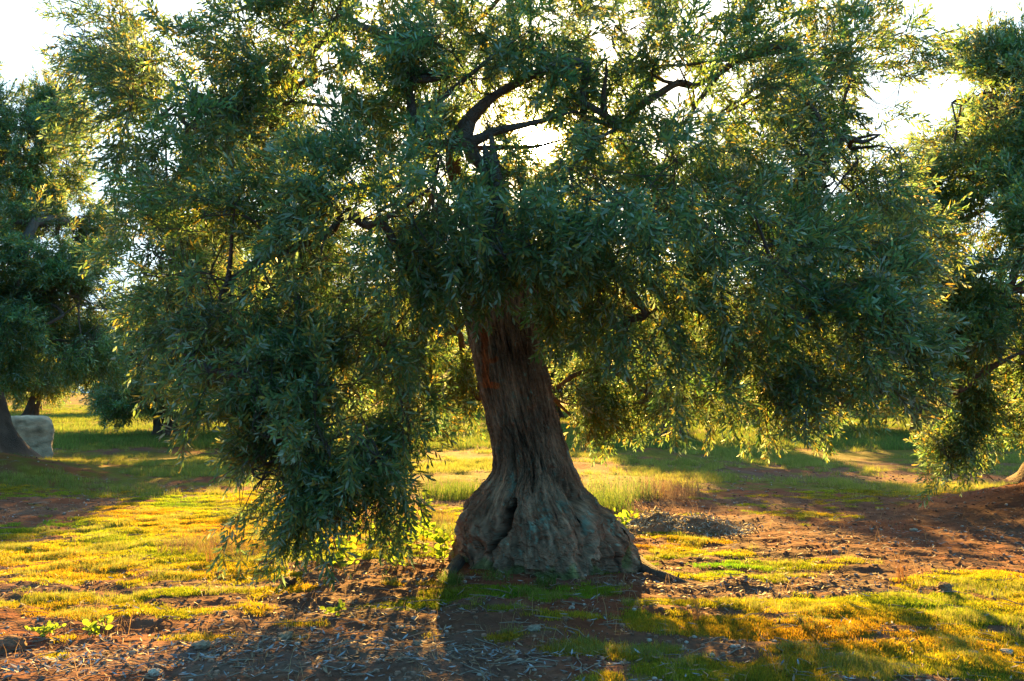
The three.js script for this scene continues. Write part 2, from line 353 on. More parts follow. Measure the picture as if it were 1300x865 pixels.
// ---- the trunk of the tree in the middle: outline measured every few centimetres, then fluted, split and knobbled
const outline = [[745, 566, 824], [735, 571, 818], [720, 573, 812], [690, 579, 799], [670, 584, 787], [650, 589, 772], [632, 600, 752], [615, 613, 739], [600, 624, 732], [580, 626, 724], [560, 624, 717], [530, 618, 708], [500, 611, 701], [470, 604, 695], [450, 600, 691], [420, 593, 688], [400, 589, 688], [370, 582, 690], [340, 577, 700], [315, 573, 712]]
  .map(([py, l, r]) => { const a = at(l, py, 8), b = at(r, py, 8); return [a.y, (a.x + b.x) / 2, (b.x - a.x) / 2]; });
function alongOutline(h) {
  let k = 0; while (k < outline.length - 2 && outline[k + 1][0] < h) k++;
  const a = outline[k], b = outline[k + 1], t = Math.min(1, Math.max(0, (h - a[0]) / (b[0] - a[0])));
  return [mix(a[1], b[1], t), mix(a[2], b[2], t)];
}
const mainTree = thing('olive_tree', 'large old olive tree with flared gnarled trunk and drooping boughs', 'tree', V(0, 0, 0));
{
  const s = new Soup(), RA = 420, RH = 430, h0 = -0.16, h1 = outline[outline.length - 1][0];
  const seg = (x, h, ax, ah, bx, bh) => { const dx = bx - ax, dh = bh - ah, t = Math.min(1, Math.max(0, ((x - ax) * dx + (h - ah) * dh) / (dx * dx + dh * dh))); return [Math.hypot(x - ax - dx * t, h - ah - dh * t), t]; };
  const P2 = (px, py) => { const p = at(px, py, 7.6); return [p.x, p.y]; };
  const g0 = P2(652, 638), g1 = P2(641, 668), g2 = P2(621, 702), f0 = P2(648, 545), f1 = P2(690, 655), f2 = P2(702, 600), f3 = P2(745, 700), f4 = P2(735, 640);
  const bulge = P2(604, 668), knob = P2(668, 625), lich = [[692, 655, 0.06, 0.11], [745, 665, 0.05, 0.10], [778, 672, 0.06, 0.09], [676, 668, 0.05, 0.08], [712, 640, 0.05, 0.06], [765, 640, 0.05, 0.05], [650, 615, 0.03, 0.1]].map(([a, b, c, d]) => [...P2(a, b), c, d]);
  const m0 = P2(614, 420), m1 = P2(616, 488), m2 = P2(630, 490), m3 = P2(630, 455);
  const C = [], kr = rng(515), knots = [];
  for (let k = 0; k < 26; k++) { const p = P2(mix(585, 800, kr()), mix(640, 725, kr())); knots.push([p[0], p[1], mix(0.025, 0.075, kr()), mix(0.015, 0.05, kr())]); }
  for (let k = 0; k < 7; k++) { const p = P2(mix(610, 700, kr()), mix(400, 610, kr())); knots.push([p[0], p[1], mix(0.03, 0.06, kr()), mix(0.01, 0.03, kr())]); }
  for (let j = 0; j <= RH; j++) {
    const h = mix(h0, h1, j / RH), [xc, hw] = alongOutline(h), low = smooth(1.0, 0.05, h), base = smooth(0.75, 0, h);
    for (let i = 0; i <= RA; i++) {
      const w = i / RA * Math.PI * 2, cx = Math.cos(w), cz = Math.sin(w);
      const flute = 0.5 * Math.cos(3 * w + 1.1 + h * 0.5) + 0.35 * Math.cos(5 * w - 0.6 + h * 0.8) + 0.3 * Math.cos(8 * w + 2.0);
      let r = hw * (1 + (0.028 + 0.075 * base + 0.09 * smooth(0.3, -0.1, h)) * flute * (0.4 + 0.6 * Math.abs(cz)));
      let x = xc + cx * r, z = MAIN.z + cz * r * mix(0.95, 0.82, low), y = h;
      // swellings, bark ridges and knobs
      let d = 0.085 * base * fbm(x * 3.1, y * 2.6, z * 3.1, 3) + 0.035 * (0.3 + low) * fbm(x * 9, y * 6, z * 9, 4) + 0.03 * low * Math.abs(n3(x * 6, y * 5, z * 6 + 3));
      d += 0.02 * (1 - 0.35 * base) * (1 - 2 * Math.abs(n3(w * 9.5 + 1.2 * n3(y * 4, w * 3, 2), y * 3.0, 5.5))) + 0.012 * n3(w * 24, y * 6, 8.5) + 0.006 * n3(w * 60, y * 14, 3.5);
      { const cr = n3(w * 8 + 1.3 * n3(y * 3, w * 2, 6), y * 1.7, 15.5), cs = n3(w * 17 + n3(y * 6, w * 4, 9), y * 3.6, 25.5);
        const cd = smooth(-0.25, 0.35, n3(x * 3, y * 2.2, z * 3 + 8)); d -= (0.032 * Math.max(0, 1 - Math.abs(cr) * 9) ** 1.5 + 0.02 * Math.max(0, 1 - Math.abs(cs) * 6)) * mix(0.25, 1.1, cd) * (1 - 0.45 * base); }
      for (const [kx, ky, ks, kh] of knots) if (cz > 0) d += kh * Math.exp(-Math.pow(((x - kx) ** 2 + (y - ky) ** 2) / (ks * ks), 1.5));
      { const lump = 1 - Math.abs(n3(x * 7 + 3, y * 7, z * 7)) * 2.2; d += 0.04 * low * lump * lump + 0.018 * low * (1 - 2 * Math.abs(n3(x * 16, y * 16, z * 16 + 4))) - 0.035 * low - 0.012; }
      let hole = 0;
      if (cz > 0.05) {
        const [da, ta] = seg(x, y, ...g0, ...g1), [db, tb] = seg(x, y, ...g1, ...g2);
        const rag = 1 + 0.7 * n3(x * 18, y * 18, 2.5), wa = mix(0.026, 0.042, ta) * rag, wb = mix(0.042, 0.015, tb) * rag;
        hole = Math.max(smooth(wa, wa * 0.35, da), smooth(wb, wb * 0.3, db));
        d -= 0.30 * hole;
        const [dc] = seg(x, y, ...f0, ...g0), [dd] = seg(x, y, ...f2, ...f4), [de] = seg(x, y, ...f4, ...f3);
        d -= 0.055 * smooth(0.055, 0, dc) + 0.06 * smooth(0.06, 0, dd) + 0.05 * smooth(0.07, 0, de);
        d += 0.06 * Math.exp(-(((x - bulge[0]) / 0.13) ** 2) - (((y - bulge[1]) / 0.26) ** 2)) + 0.04 * Math.exp(-(((x - knob[0]) / 0.09) ** 2) - (((y - knob[1]) / 0.12) ** 2));
      }
      x += cx * d; z += cz * d;
      if (base > 0) y += 0.02 * base * n3(x * 5, y * 5, z * 5);
      // colour of the bark itself
      const v = 1 + 0.7 * fbm(w * 9, y * 3, 3.3, 4) + 0.5 * n3(w * 26, y * 5, 4.1) + 0.35 * n3(w * 40, y * 30, 1.1);
      let c = mix3([0.19, 0.112, 0.064], [0.33, 0.21, 0.125], smooth(-0.2, 0.5, fbm(x * 4, y * 1.8, z * 4, 2)));
      const dust = smooth(-0.15, 0.35, fbm(x * 5.1, y * 5.1, z * 5.1 + 4, 3) + 0.55 - 1.1 * y);
      c = mix3(c, [0.24, 0.11, 0.06], 0.5 * dust);
      if (cz > 0) {
        let li = 0; for (const [lx, ly, a, b] of lich) li = Math.max(li, Math.exp(-(((x - lx) / a) ** 2) - (((y - ly) / b) ** 2)));
        c = mix3(c, [0.20, 0.27, 0.19], 0.8 * smooth(0.45, 0.7, li * 0.8 + 0.85 * fbm(x * 24, y * 18, z * 24, 4)));
        const mk = Math.max(smooth(0.042, 0.018, seg(x, y, ...m0, ...m1)[0]), smooth(0.036, 0.016, seg(x, y, ...m1, ...m2)[0]), 0.7 * smooth(0.035, 0.01, seg(x, y, ...m3, ...P2(622, 458))[0]));
        c = mix3(c, [0.42, 0.12, 0.035], 0.9 * smooth(0.25, 0.8, mk + 0.6 * fbm(x * 25, y * 9, 7, 3)) * Math.min(1, mk * 2));
      }
      c = mix3(c, [0.10, 0.12, 0.03], 0.7 * smooth(0.1, 0.4, n3(x * 7, y * 7, z * 7) + 0.35 - 3 * Math.abs(y - 0.03)));
      C.push([c[0] * v, c[1] * v, c[2] * v]);
      s.v(x, y, z, C[C.length - 1], 0, 1, 0, i / RA * Math.round(hw * 6.28 / 0.5 + 1) * 0 + w * 0.32 / 0.5, y / 0.9);
      if (i && j) { const k = s.count - 1, m = k - RA - 1; s.i.push(m - 1, k, m, m - 1, k - 1, k); }
    }
  }
  const g = s.geo(true), N = g.attributes.normal;      // close the seam in the shading
  for (let j = 0; j <= RH; j++) { const a = j * (RA + 1), b = a + RA; const n = V(N.getX(a) + N.getX(b), N.getY(a) + N.getY(b), N.getZ(a) + N.getZ(b)).normalize(); N.setXYZ(a, n.x, n.y, n.z); N.setXYZ(b, n.x, n.y, n.z); }
  part('trunk', g, trunkMat, mainTree);
  // a root that runs out of the foot of the trunk
  for (const pts of [[[800, 716], [825, 730], [850, 738], [880, 741]], [[590, 722], [570, 738], [556, 752]]]) {
    const q = pts.map(([a, b], k) => { const p = onGround(a, b); p.y = height(p.x, p.z) + [0.05, 0.012, 0.0, -0.03][k]; return p; });
    const rs = new Soup(); tube(rs, new THREE.CatmullRomCurve3(q).getPoints(24), Array.from({ length: 25 }, (_, k) => mix(0.07, 0.02, k / 24)), 12, [1, 1, 1]); part('root', rs.geo(), barkMat, mainTree);
  }
  const L = (px, py, d, rx, ry, rz, hang, w) => ({ c: at(px, py, d), r: V(rx, ry, rz), hang, w });
  const lobes = [
    L(385, 560, 6.3, 0.75, 0.85, 0.6, 0.95, 1.35), L(255, 430, 6.9, 0.5, 0.6, 0.6, 0.8, 0.8), L(455, 620, 6.5, 0.4, 0.5, 0.4, 1.2, 0.4), L(335, 590, 6.3, 0.4, 0.5, 0.4, 0.9, 0.8), L(330, 480, 6.4, 0.6, 0.6, 0.6, 1.0), L(300, 350, 6.6, 0.95, 0.8, 0.9, 0.8), L(220, 330, 8.3, 0.55, 0.7, 0.8, 0.8),
    L(240, 160, 7.2, 0.95, 0.8, 1.1, 0.45), L(150, 70, 8.0, 0.6, 0.5, 0.8, 0.4), L(400, 60, 7.2, 1.1, 0.9, 1.2, 0.4), L(480, 270, 6.1, 0.8, 0.75, 0.7, 0.8), L(490, 440, 6.6, 0.5, 0.6, 0.5, 1.0, 0.5),
    L(640, 290, 5.9, 0.75, 0.4, 0.5, 0.9), L(630, 120, 6.6, 1.0, 0.8, 0.8, 0.5, 1.2), L(800, 260, 6.0, 0.75, 0.7, 0.7, 0.8), L(820, 400, 6.4, 0.6, 0.5, 0.6, 0.9, 0.7), L(880, 110, 7.0, 1.1, 0.9, 1.1, 0.4),
    L(960, 330, 6.6, 0.75, 0.8, 0.8, 0.7), L(1060, 390, 7.0, 0.75, 0.75, 0.8, 0.7), L(1080, 90, 7.8, 0.75, 0.65, 0.9, 0.4), L(1060, 230, 7.5, 0.75, 0.6, 0.9, 0.6), L(910, 490, 6.7, 0.75, 0.4, 0.7, 1.0, 0.55), L(1060, 510, 7.0, 0.6, 0.4, 0.6, 1.0, 0.5),
    L(640, 335, 6.3, 0.5, 0.28, 0.4, 0.9), L(560, 330, 6.5, 0.4, 0.4, 0.4, 0.9), L(620, 205, 6.5, 0.5, 0.4, 0.4, 0.7, 0.3), L(740, 130, 6.6, 0.6, 0.5, 0.5, 0.6, 0.4), L(690, 60, 6.6, 0.6, 0.5, 0.5, 0.5, 0.45), L(560, 100, 6.6, 0.5, 0.5, 0.5, 0.5, 0.35), L(720, 350, 6.6, 0.4, 0.4, 0.4, 0.9), L(720, 400, 7.1, 0.35, 0.3, 0.35, 1.0, 0.4), L(1130, 370, 6.9, 0.5, 0.5, 0.5, 0.7), L(1120, 470, 7.2, 0.45, 0.4, 0.45, 0.9),
    L(365, 610, 6.4, 0.35, 0.4, 0.35, 1.0, 0.42), L(455, 655, 6.6, 0.36, 0.4, 0.36, 1.2, 0.26), L(515, 535, 6.8, 0.36, 0.42, 0.4, 1.0, 0.42),
    // the far side of the crown
    L(570, 500, 10.3, 0.6, 0.35, 0.5, 1.0), L(735, 515, 10.0, 0.55, 0.45, 0.5, 1.0), L(850, 515, 9.8, 0.6, 0.4, 0.5, 1.0, 0.35), L(1000, 520, 9.6, 0.7, 0.4, 0.5, 1.0, 0.4), L(1130, 300, 8.6, 0.6, 0.6, 0.7, 0.6),    L(560, 390, 9.9, 0.6, 0.5, 0.6, 0.9), L(730, 390, 9.9, 0.6, 0.5, 0.6, 0.9), L(440, 380, 10.0, 0.8, 0.7, 0.7, 0.9), L(1080, 420, 9.6, 0.8, 0.8, 0.8, 0.9),
    L(330, 270, 10.0, 1.3, 1.1, 1.0, 0.7), L(560, 250, 10.4, 1.2, 1.0, 0.9, 0.7, 2.0), L(600, 470, 10.2, 0.6, 0.55, 0.6, 1.1), L(480, 480, 9.6, 0.6, 0.7, 0.7, 1.1), L(780, 470, 10.2, 0.75, 0.75, 0.7, 1.2), L(760, 270, 10.4, 1.1, 1.0, 0.9, 0.7, 1.9), L(950, 300, 9.9, 1.2, 1.1, 1.0, 0.8), L(940, 480, 9.4, 0.9, 0.55, 0.7, 1.1, 1.0),
    // above the picture
    L(350, -140, 8.0, 1.3, 0.8, 1.4, 0.3), L(650, -190, 8.2, 1.5, 0.9, 1.6, 0.2), L(950, -130, 8.2, 1.3, 0.8, 1.4, 0.3), L(650, 20, 9.6, 1.6, 1.0, 0.9, 0.4, 2.6),
  ];
  const top = outline[outline.length - 1], forkPts = [V(top[1] - 0.02, top[0] - 0.25, MAIN.z), V(top[1] - 0.04, top[0] + 0.1, MAIN.z), V(top[1] - 0.1, top[0] + 0.45, MAIN.z - 0.05)];
  const st = new Soup(); tube(st, [V(-0.08, 2.1, MAIN.z), ...forkPts, V(top[1] - 0.12, top[0] + 0.7, MAIN.z - 0.1), V(top[1] - 0.11, top[0] + 1.0, MAIN.z - 0.1)], [0.28, 0.36, 0.27, 0.13, 0.07, 0.004], 20, [1, 1, 1]); part('limb', st.geo(), barkMat, mainTree);
  crownOf(mainTree, { forkPts, lobes, n: 4300, scale: 1, seed: 5, freq: 1.9, gaps: -0.02, twigs: 300, pipe: 0.0013, limb: 0.035, axis: V(MAIN.x - 0.4, 0, MAIN.z), sunGap: 0.14 });
}

// ---- other olive trees of the grove
function plainTrunk(tree, foot, top, r0, r1, seed) {
  const s = new Soup(), RA = 72, RH = 60;
  for (let j = 0; j <= RH; j++) {
    const t = j / RH, flare = 1 + 1.1 * Math.exp(-t * 5.5), r = mix(r0, r1, t) * flare, c = foot.clone().lerp(top, t); c.x += 0.12 * Math.sin(t * 3 + seed); c.y -= 0.15 * (1 - t);
    for (let i = 0; i <= RA; i++) {
      const w = i / RA * Math.PI * 2, a = Math.cos(w), b = Math.sin(w);
      const k = r * (1 + 0.14 * Math.cos(4 * w + seed) * (0.3 + Math.exp(-t * 3)) + 0.5 * fbm(a * 1.2 + seed, t * 2.5, b * 1.2, 3) * (0.25 + 0.4 * Math.exp(-t * 4)));
      const v = 0.8 + 0.5 * fbm(a * 3 + seed, t * 6, b * 3, 3), d = smooth(0.35, 0, t);
      const col = mix3([0.15, 0.11, 0.08], [0.21, 0.10, 0.06], d * 0.6);
      s.v(c.x + a * k, c.y, c.z + b * k, col.map((q) => q * v), 0, 1, 0, i / RA * 4, t * 3);
      if (i && j) { const q = s.count - 1, m = q - RA - 1; s.i.push(m - 1, q, m, m - 1, q - 1, q); }
    }
  }
  part('trunk', s.geo(true), trunkMat, tree);
}
function grove(label, foot, H, lobes, o) {
  const t = thing('olive_tree', label, 'tree', V(0, 0, 0), label.startsWith('distant') ? 'distant rows of olive trees' : 'olive trees of the grove'), R = rng(o.seed);
  foot.y = height(foot.x, foot.z);
  const top = o.top ?? V(foot.x + (R() - 0.5) * 0.4, foot.y + H * 0.36, foot.z + (R() - 0.5) * 0.4);
  plainTrunk(t, foot, top, o.r0 ?? 0.34, (o.r0 ?? 0.34) * 0.8, o.seed);
  crownOf(t, { forkPts: [top.clone().add(V(0, -0.2, 0)), top, top.clone().add(V(0, 0.35, 0))], lobes, scale: 1.5, freq: 0.9, gaps: -0.1, pipe: 0.0036, limb: 0.05, axis: foot, ...o });
}
function roundLobes(foot, H, R0, seed, low) {
  const R = rng(seed + 900), L = [];
  for (let k = 0; k < 9; k++) { const a = k / 9 * 6.28 + R(), q = R0 * mix(0.5, 0.68, R()), y = mix(low + 0.9, H * 0.62, R()); L.push({ c: V(foot.x + q * Math.cos(a), y, foot.z + q * Math.sin(a)), r: V(R0 * 0.42, mix(0.7, 1.0, R()), R0 * 0.42), hang: 0.9 }); }
  for (let k = 0; k < 5; k++) { const a = k / 5 * 6.28 + R(), q = R0 * 0.35; L.push({ c: V(foot.x + q * Math.cos(a), H * mix(0.7, 0.82, R()), foot.z + q * Math.sin(a)), r: V(R0 * 0.5, H * 0.18, R0 * 0.5), hang: 0.4 }); }
  return L;
}
{
  const L = (px, py, d, rx, ry, rz, hang, w) => ({ c: at(px, py, d), r: V(rx, ry, rz), hang, w });
  // beside the stone block: its crown thins out against the sky
  const lf = LEFT.clone(), d = -lf.z;
  grove('dark olive tree on a soil mound beside the pale stone block', lf, 6, [
    L(20, 200, d, 1.5, 1.4, 1.4, 0.3), L(-110, 120, d, 1.6, 1.6, 1.6, 0.3), L(70, 170, d + 0.5, 0.7, 1.1, 0.9, 0.2), L(100, 280, d, 0.7, 0.8, 0.9, 0.5), L(30, 330, d - 1.3, 1.3, 1.0, 1.0, 0.8), L(80, 400, d - 1.5, 1.0, 1.1, 0.9, 1.1), L(-20, 430, d - 1.8, 1.2, 0.9, 0.9, 1.1), L(-150, 330, d, 1.6, 1.7, 1.6, 0.8), L(130, 440, d - 0.3, 0.6, 0.7, 0.8, 1.2), L(40, 420, d + 1.4, 1.5, 1.0, 0.9, 1.0),
  ], { seed: 21, n: 2500, r0: 0.5, scale: 1.25, gaps: -0.08, pipe: 0.0024, top: V(lf.x + 0.15, 2.3, lf.z), sunGap: 0.3 });
  // with a bough that sweeps down to the ground
  const rf = RIGHT.clone(), e = -rf.z;
  grove('olive tree on a red soil mound with one bough trailing to the ground', rf, 6, [
    L(1250, 200, e, 0.9, 1.2, 1.2, 0.3), L(1160, 290, e + 0.5, 0.7, 0.8, 0.9, 0.5), L(1200, 400, e - 0.7, 0.9, 0.9, 0.9, 0.8), L(1290, 340, e - 1.2, 0.9, 1.0, 0.9, 0.8), L(1380, 200, e, 1.5, 1.6, 1.5, 0.3), L(1270, 460, e - 1.0, 0.8, 0.7, 0.8, 1.1), L(1180, 500, e, 0.7, 0.5, 0.8, 1.1), L(1222, 540, e - 0.1, 0.3, 0.4, 0.3, 1.1, 0.6), L(1208, 592, e - 0.2, 0.31, 0.45, 0.31, 0.8, 0.6), L(1430, 400, e, 1.4, 1.3, 1.4, 0.8), L(1290, 520, e + 0.6, 0.7, 0.5, 0.7, 1.1), L(1120, 380, e + 1.2, 0.6, 0.9, 0.7, 0.8), L(1260, 110, e, 0.8, 0.7, 0.9, 0.3),
  ], { seed: 22, n: 1800, r0: 0.42, scale: 1.2, gaps: 0.03, pipe: 0.0024, top: V(rf.x - 0.1, 2.2, rf.z) });
  const spots = [[212, 30, 4.8, 2.5, 0.0, 'dense low olive tree whose foliage hangs to the ground across the track'], [318, 25, 6.3, 3.0, 0.6, 'olive tree behind the hanging bough, next to the one hung to the ground'], [262, 40, 5.6, 3.0, 0.8, 'olive tree with a bare trunk behind the one hung to the ground'], [40, 44, 5.4, 3.2, 0.5, 'far olive tree beyond the pale stone block'],
    [850, 29.5, 5.4, 2.6, 0.6, 'olive tree behind the shaded strip of grass, nearer the old trunk'], [1010, 33, 5.5, 2.8, 0.5, 'olive tree behind the shaded strip of grey litter'], [1170, 31, 5.4, 2.8, 0.6, 'olive tree with a dark trunk behind the trailing bough'], [1340, 36, 5.6, 3.4, 0.4, 'olive tree behind the red soil mound'], [745, 42, 5.6, 3.0, 0.5, 'far olive tree seen beside the old trunk, over the dry grass'], [930, 47, 5.6, 3.2, 0.5, 'far olive tree between the two trees behind the shaded strip'], [548, 56, 5.6, 3.4, 0.5, 'far olive tree seen past the old trunk, over the sunlit meadow'], [415, 42, 5.4, 3.2, 0.5, 'far olive tree behind the middle of the hanging bough']];
  spots.push([517, 36, 5.6, 2.9, 0.5, 'olive tree half hidden by the hanging bough, before the sunlit meadow'], [706, 46, 5.6, 3.0, 0.5, 'far olive tree directly behind the old trunk']);
  const Q = rng(640);
  for (let px = -40; px < 1400; px += 92) spots.push([px + (Q() - 0.5) * 40, 64 + Q() * 10, 5.6 + Q(), 3.8 + 0.5 * Q(), 0.2, 'distant olive tree in the last row of the grove']);
  spots.forEach(([px, dist, H, R0, low, label], k) => {
    const f = V((px - 650) / F * dist, 0, -dist);
    grove(label, f, H, roundLobes(f, H, R0, 40 + k, low), { seed: 40 + k, n: dist < 35 ? 1150 : dist < 55 ? 1000 : 420, scale: dist < 35 ? 1.5 : dist < 55 ? 2.1 : 3.0, r0: 0.3 });
  });
}

// ---------------------------------------------------------------- stone block and loose stones
function stoneGeo(sx, sy, sz, seed, pow, rough, sub = 24, col = [0.42, 0.36, 0.28]) {
  const g = new THREE.BoxGeometry(2, 2, 2, sub, sub, sub), p = g.attributes.position, c = new Float32Array(p.count * 3), uv = g.attributes.uv;
  for (let k = 0; k < p.count; k++) {
    const v = V(p.getX(k), p.getY(k), p.getZ(k)), q = Math.pow(Math.abs(v.x) ** pow + Math.abs(v.y) ** pow + Math.abs(v.z) ** pow, 1 / pow); v.divideScalar(q);
    const d = 1 + rough * fbm(v.x * 1.6 + seed, v.y * 1.6, v.z * 1.6, 4); v.multiplyScalar(d);
    p.setXYZ(k, v.x * sx, v.y * sy, v.z * sz); uv.setXY(k, (v.x + v.z) * sx, (v.y + v.z * 0.5) * sy);
    const t = 0.85 + 0.4 * fbm(v.x * 4 + seed, v.y * 4, v.z * 4, 4), s = smooth(0.1, 0.5, fbm(v.x * 2.5 + seed, v.y * 2.5, v.z * 2.5 + 5, 3));
    const m = mix3(col, [col[0] * 0.62, col[1] * 0.66, col[2] * 0.66], s); c.set(m.map((w) => w * t), k * 3);
  }
  g.setAttribute('color', new THREE.BufferAttribute(c, 3)); g.computeVertexNormals(); return g;
}
{
  const p = onGround(18, 583); p.y = height(p.x, p.z);
  const b = shadows(new THREE.Mesh(stoneGeo(0.72, 0.5, 0.52, 3.3, 8, 0.06, 60, [0.46, 0.36, 0.23]), stoneMat)); b.name = numbered('stone_block');
  b.position.set(p.x - 0.22, p.y + 0.42, p.z - 0.45); b.rotation.y = 0.55; tag(b, 'large squared pale limestone block with rounded edges', 'stone'); scene.add(b);
  const loose = [[8, 822, 0.10, 0.05, [0.30, 0.16, 0.10], 'reddish flat stone lying by the low green weed'], [1200, 757, 0.055, 0.04, [0.30, 0.20, 0.12], 'round brown stone in moss near the dry reddish stalk'], [1068, 838, 0.028, 0.026, [0.42, 0.26, 0.15], 'small orange brown pebble standing in bright moss'], [1234, 834, 0.04, 0.018, [0.48, 0.40, 0.3], 'flat tan pebble in moss, next to a paler one'], [1278, 833, 0.035, 0.016, [0.6, 0.55, 0.46], 'whitish flat pebble in moss, next to a tan one'], [678, 806, 0.04, 0.018, [0.42, 0.36, 0.28], 'pale pebble on shaded soil before the old trunk'],
    [362, 818, 0.05, 0.025, [0.45, 0.33, 0.22], 'tan lump of stone amid grey leaves on red soil'], [255, 832, 0.05, 0.022, [0.45, 0.34, 0.24], 'tan flat stone on the leaf strewn soil'], [168, 833, 0.022, 0.014, [0.6, 0.5, 0.36], 'tiny yellowish pebble on soil beside the weeds'], [530, 822, 0.03, 0.018, [0.38, 0.28, 0.2], 'brown pebble half buried in shaded litter'], [195, 862, 0.03, 0.02, [0.66, 0.6, 0.5], 'white pebble amid grey fallen leaves'], [1060, 700, 0.035, 0.02, [0.55, 0.48, 0.38], 'whitish pebble on the bare brown soil'], [1160, 676, 0.04, 0.02, [0.6, 0.54, 0.44], 'pale pebble at the foot of the red mound'], [366, 748, 0.06, 0.035, [0.12, 0.09, 0.07], 'dark brown lump of wood on sunlit soil']];
  loose.forEach(([px, py, r, h, col, label], k) => {
    const q = onGround(px, py), m = shadows(new THREE.Mesh(stoneGeo(r, h, r * 0.8, k * 3.1, 2.6, 0.28, 9, [col[0] * 0.72, col[1] * 0.62, col[2] * 0.52]), stoneMat)); m.name = numbered('stone');
    m.position.set(q.x, height(q.x, q.z) + h * 0.55, q.z); m.rotation.y = k * 1.3; tag(m, label, 'stone', 'loose stones on the ground'); scene.add(m);
  });
}

// ---------------------------------------------------------------- grass, moss and fallen leaves
function bladePatch(seed, n, rad, h0, h1, wid, cols, lean) {
  const R = rng(seed), s = new Soup();
  for (let k = 0; k < n; k++) {
    const a = R() * 6.28, q = rad * Math.sqrt(R()), x = q * Math.cos(a), z = q * Math.sin(a), h = mix(h0, h1, R()), b = R() * 6.28, l = lean * h * R(), f = R() * 6.28, w = wid * mix(0.6, 1.2, R());
    const c = cols[Math.floor(R() * cols.length)], v = 0.75 + 0.5 * R(), cc = c.map((t) => t * v), wx = Math.cos(f) * w / 2, wz = Math.sin(f) * w / 2, dx = Math.cos(b) * l, dz = Math.sin(b) * l;
    const i0 = s.v(x - wx, -0.004, z - wz, cc); s.v(x + wx, -0.004, z + wz, cc);
    s.v(x - wx * 0.8 + dx * 0.35, h * 0.55, z - wz * 0.8 + dz * 0.35, cc); s.v(x + wx * 0.8 + dx * 0.35, h * 0.55, z + wz * 0.8 + dz * 0.35, cc); s.v(x + dx, h, z + dz, cc);
    s.i.push(i0, i0 + 1, i0 + 3, i0, i0 + 3, i0 + 2, i0 + 2, i0 + 3, i0 + 4);
  }
  return s.geo(true);
}
function scatter(name, label, category, geo, mat, spots) {
  const im = shadows(new THREE.InstancedMesh(geo, mat, spots.length)), q = new THREE.Quaternion(), m = new THREE.Matrix4(); im.name = numbered(name);
  spots.forEach(([x, y, z, turn, s, tint, tilt], k) => {
    q.setFromEuler(new THREE.Euler(tilt?.[0] ?? 0, turn, tilt?.[1] ?? 0, 'YXZ')); m.compose(V(x, y, z), q, V(s, s * (tilt?.[2] ?? 1), s)); im.setMatrixAt(k, m); if (tint) im.setColorAt(k, new THREE.Color().setRGB(...tint));
  });
  tag(im, label, category, null, 'stuff'); scene.add(im);
}
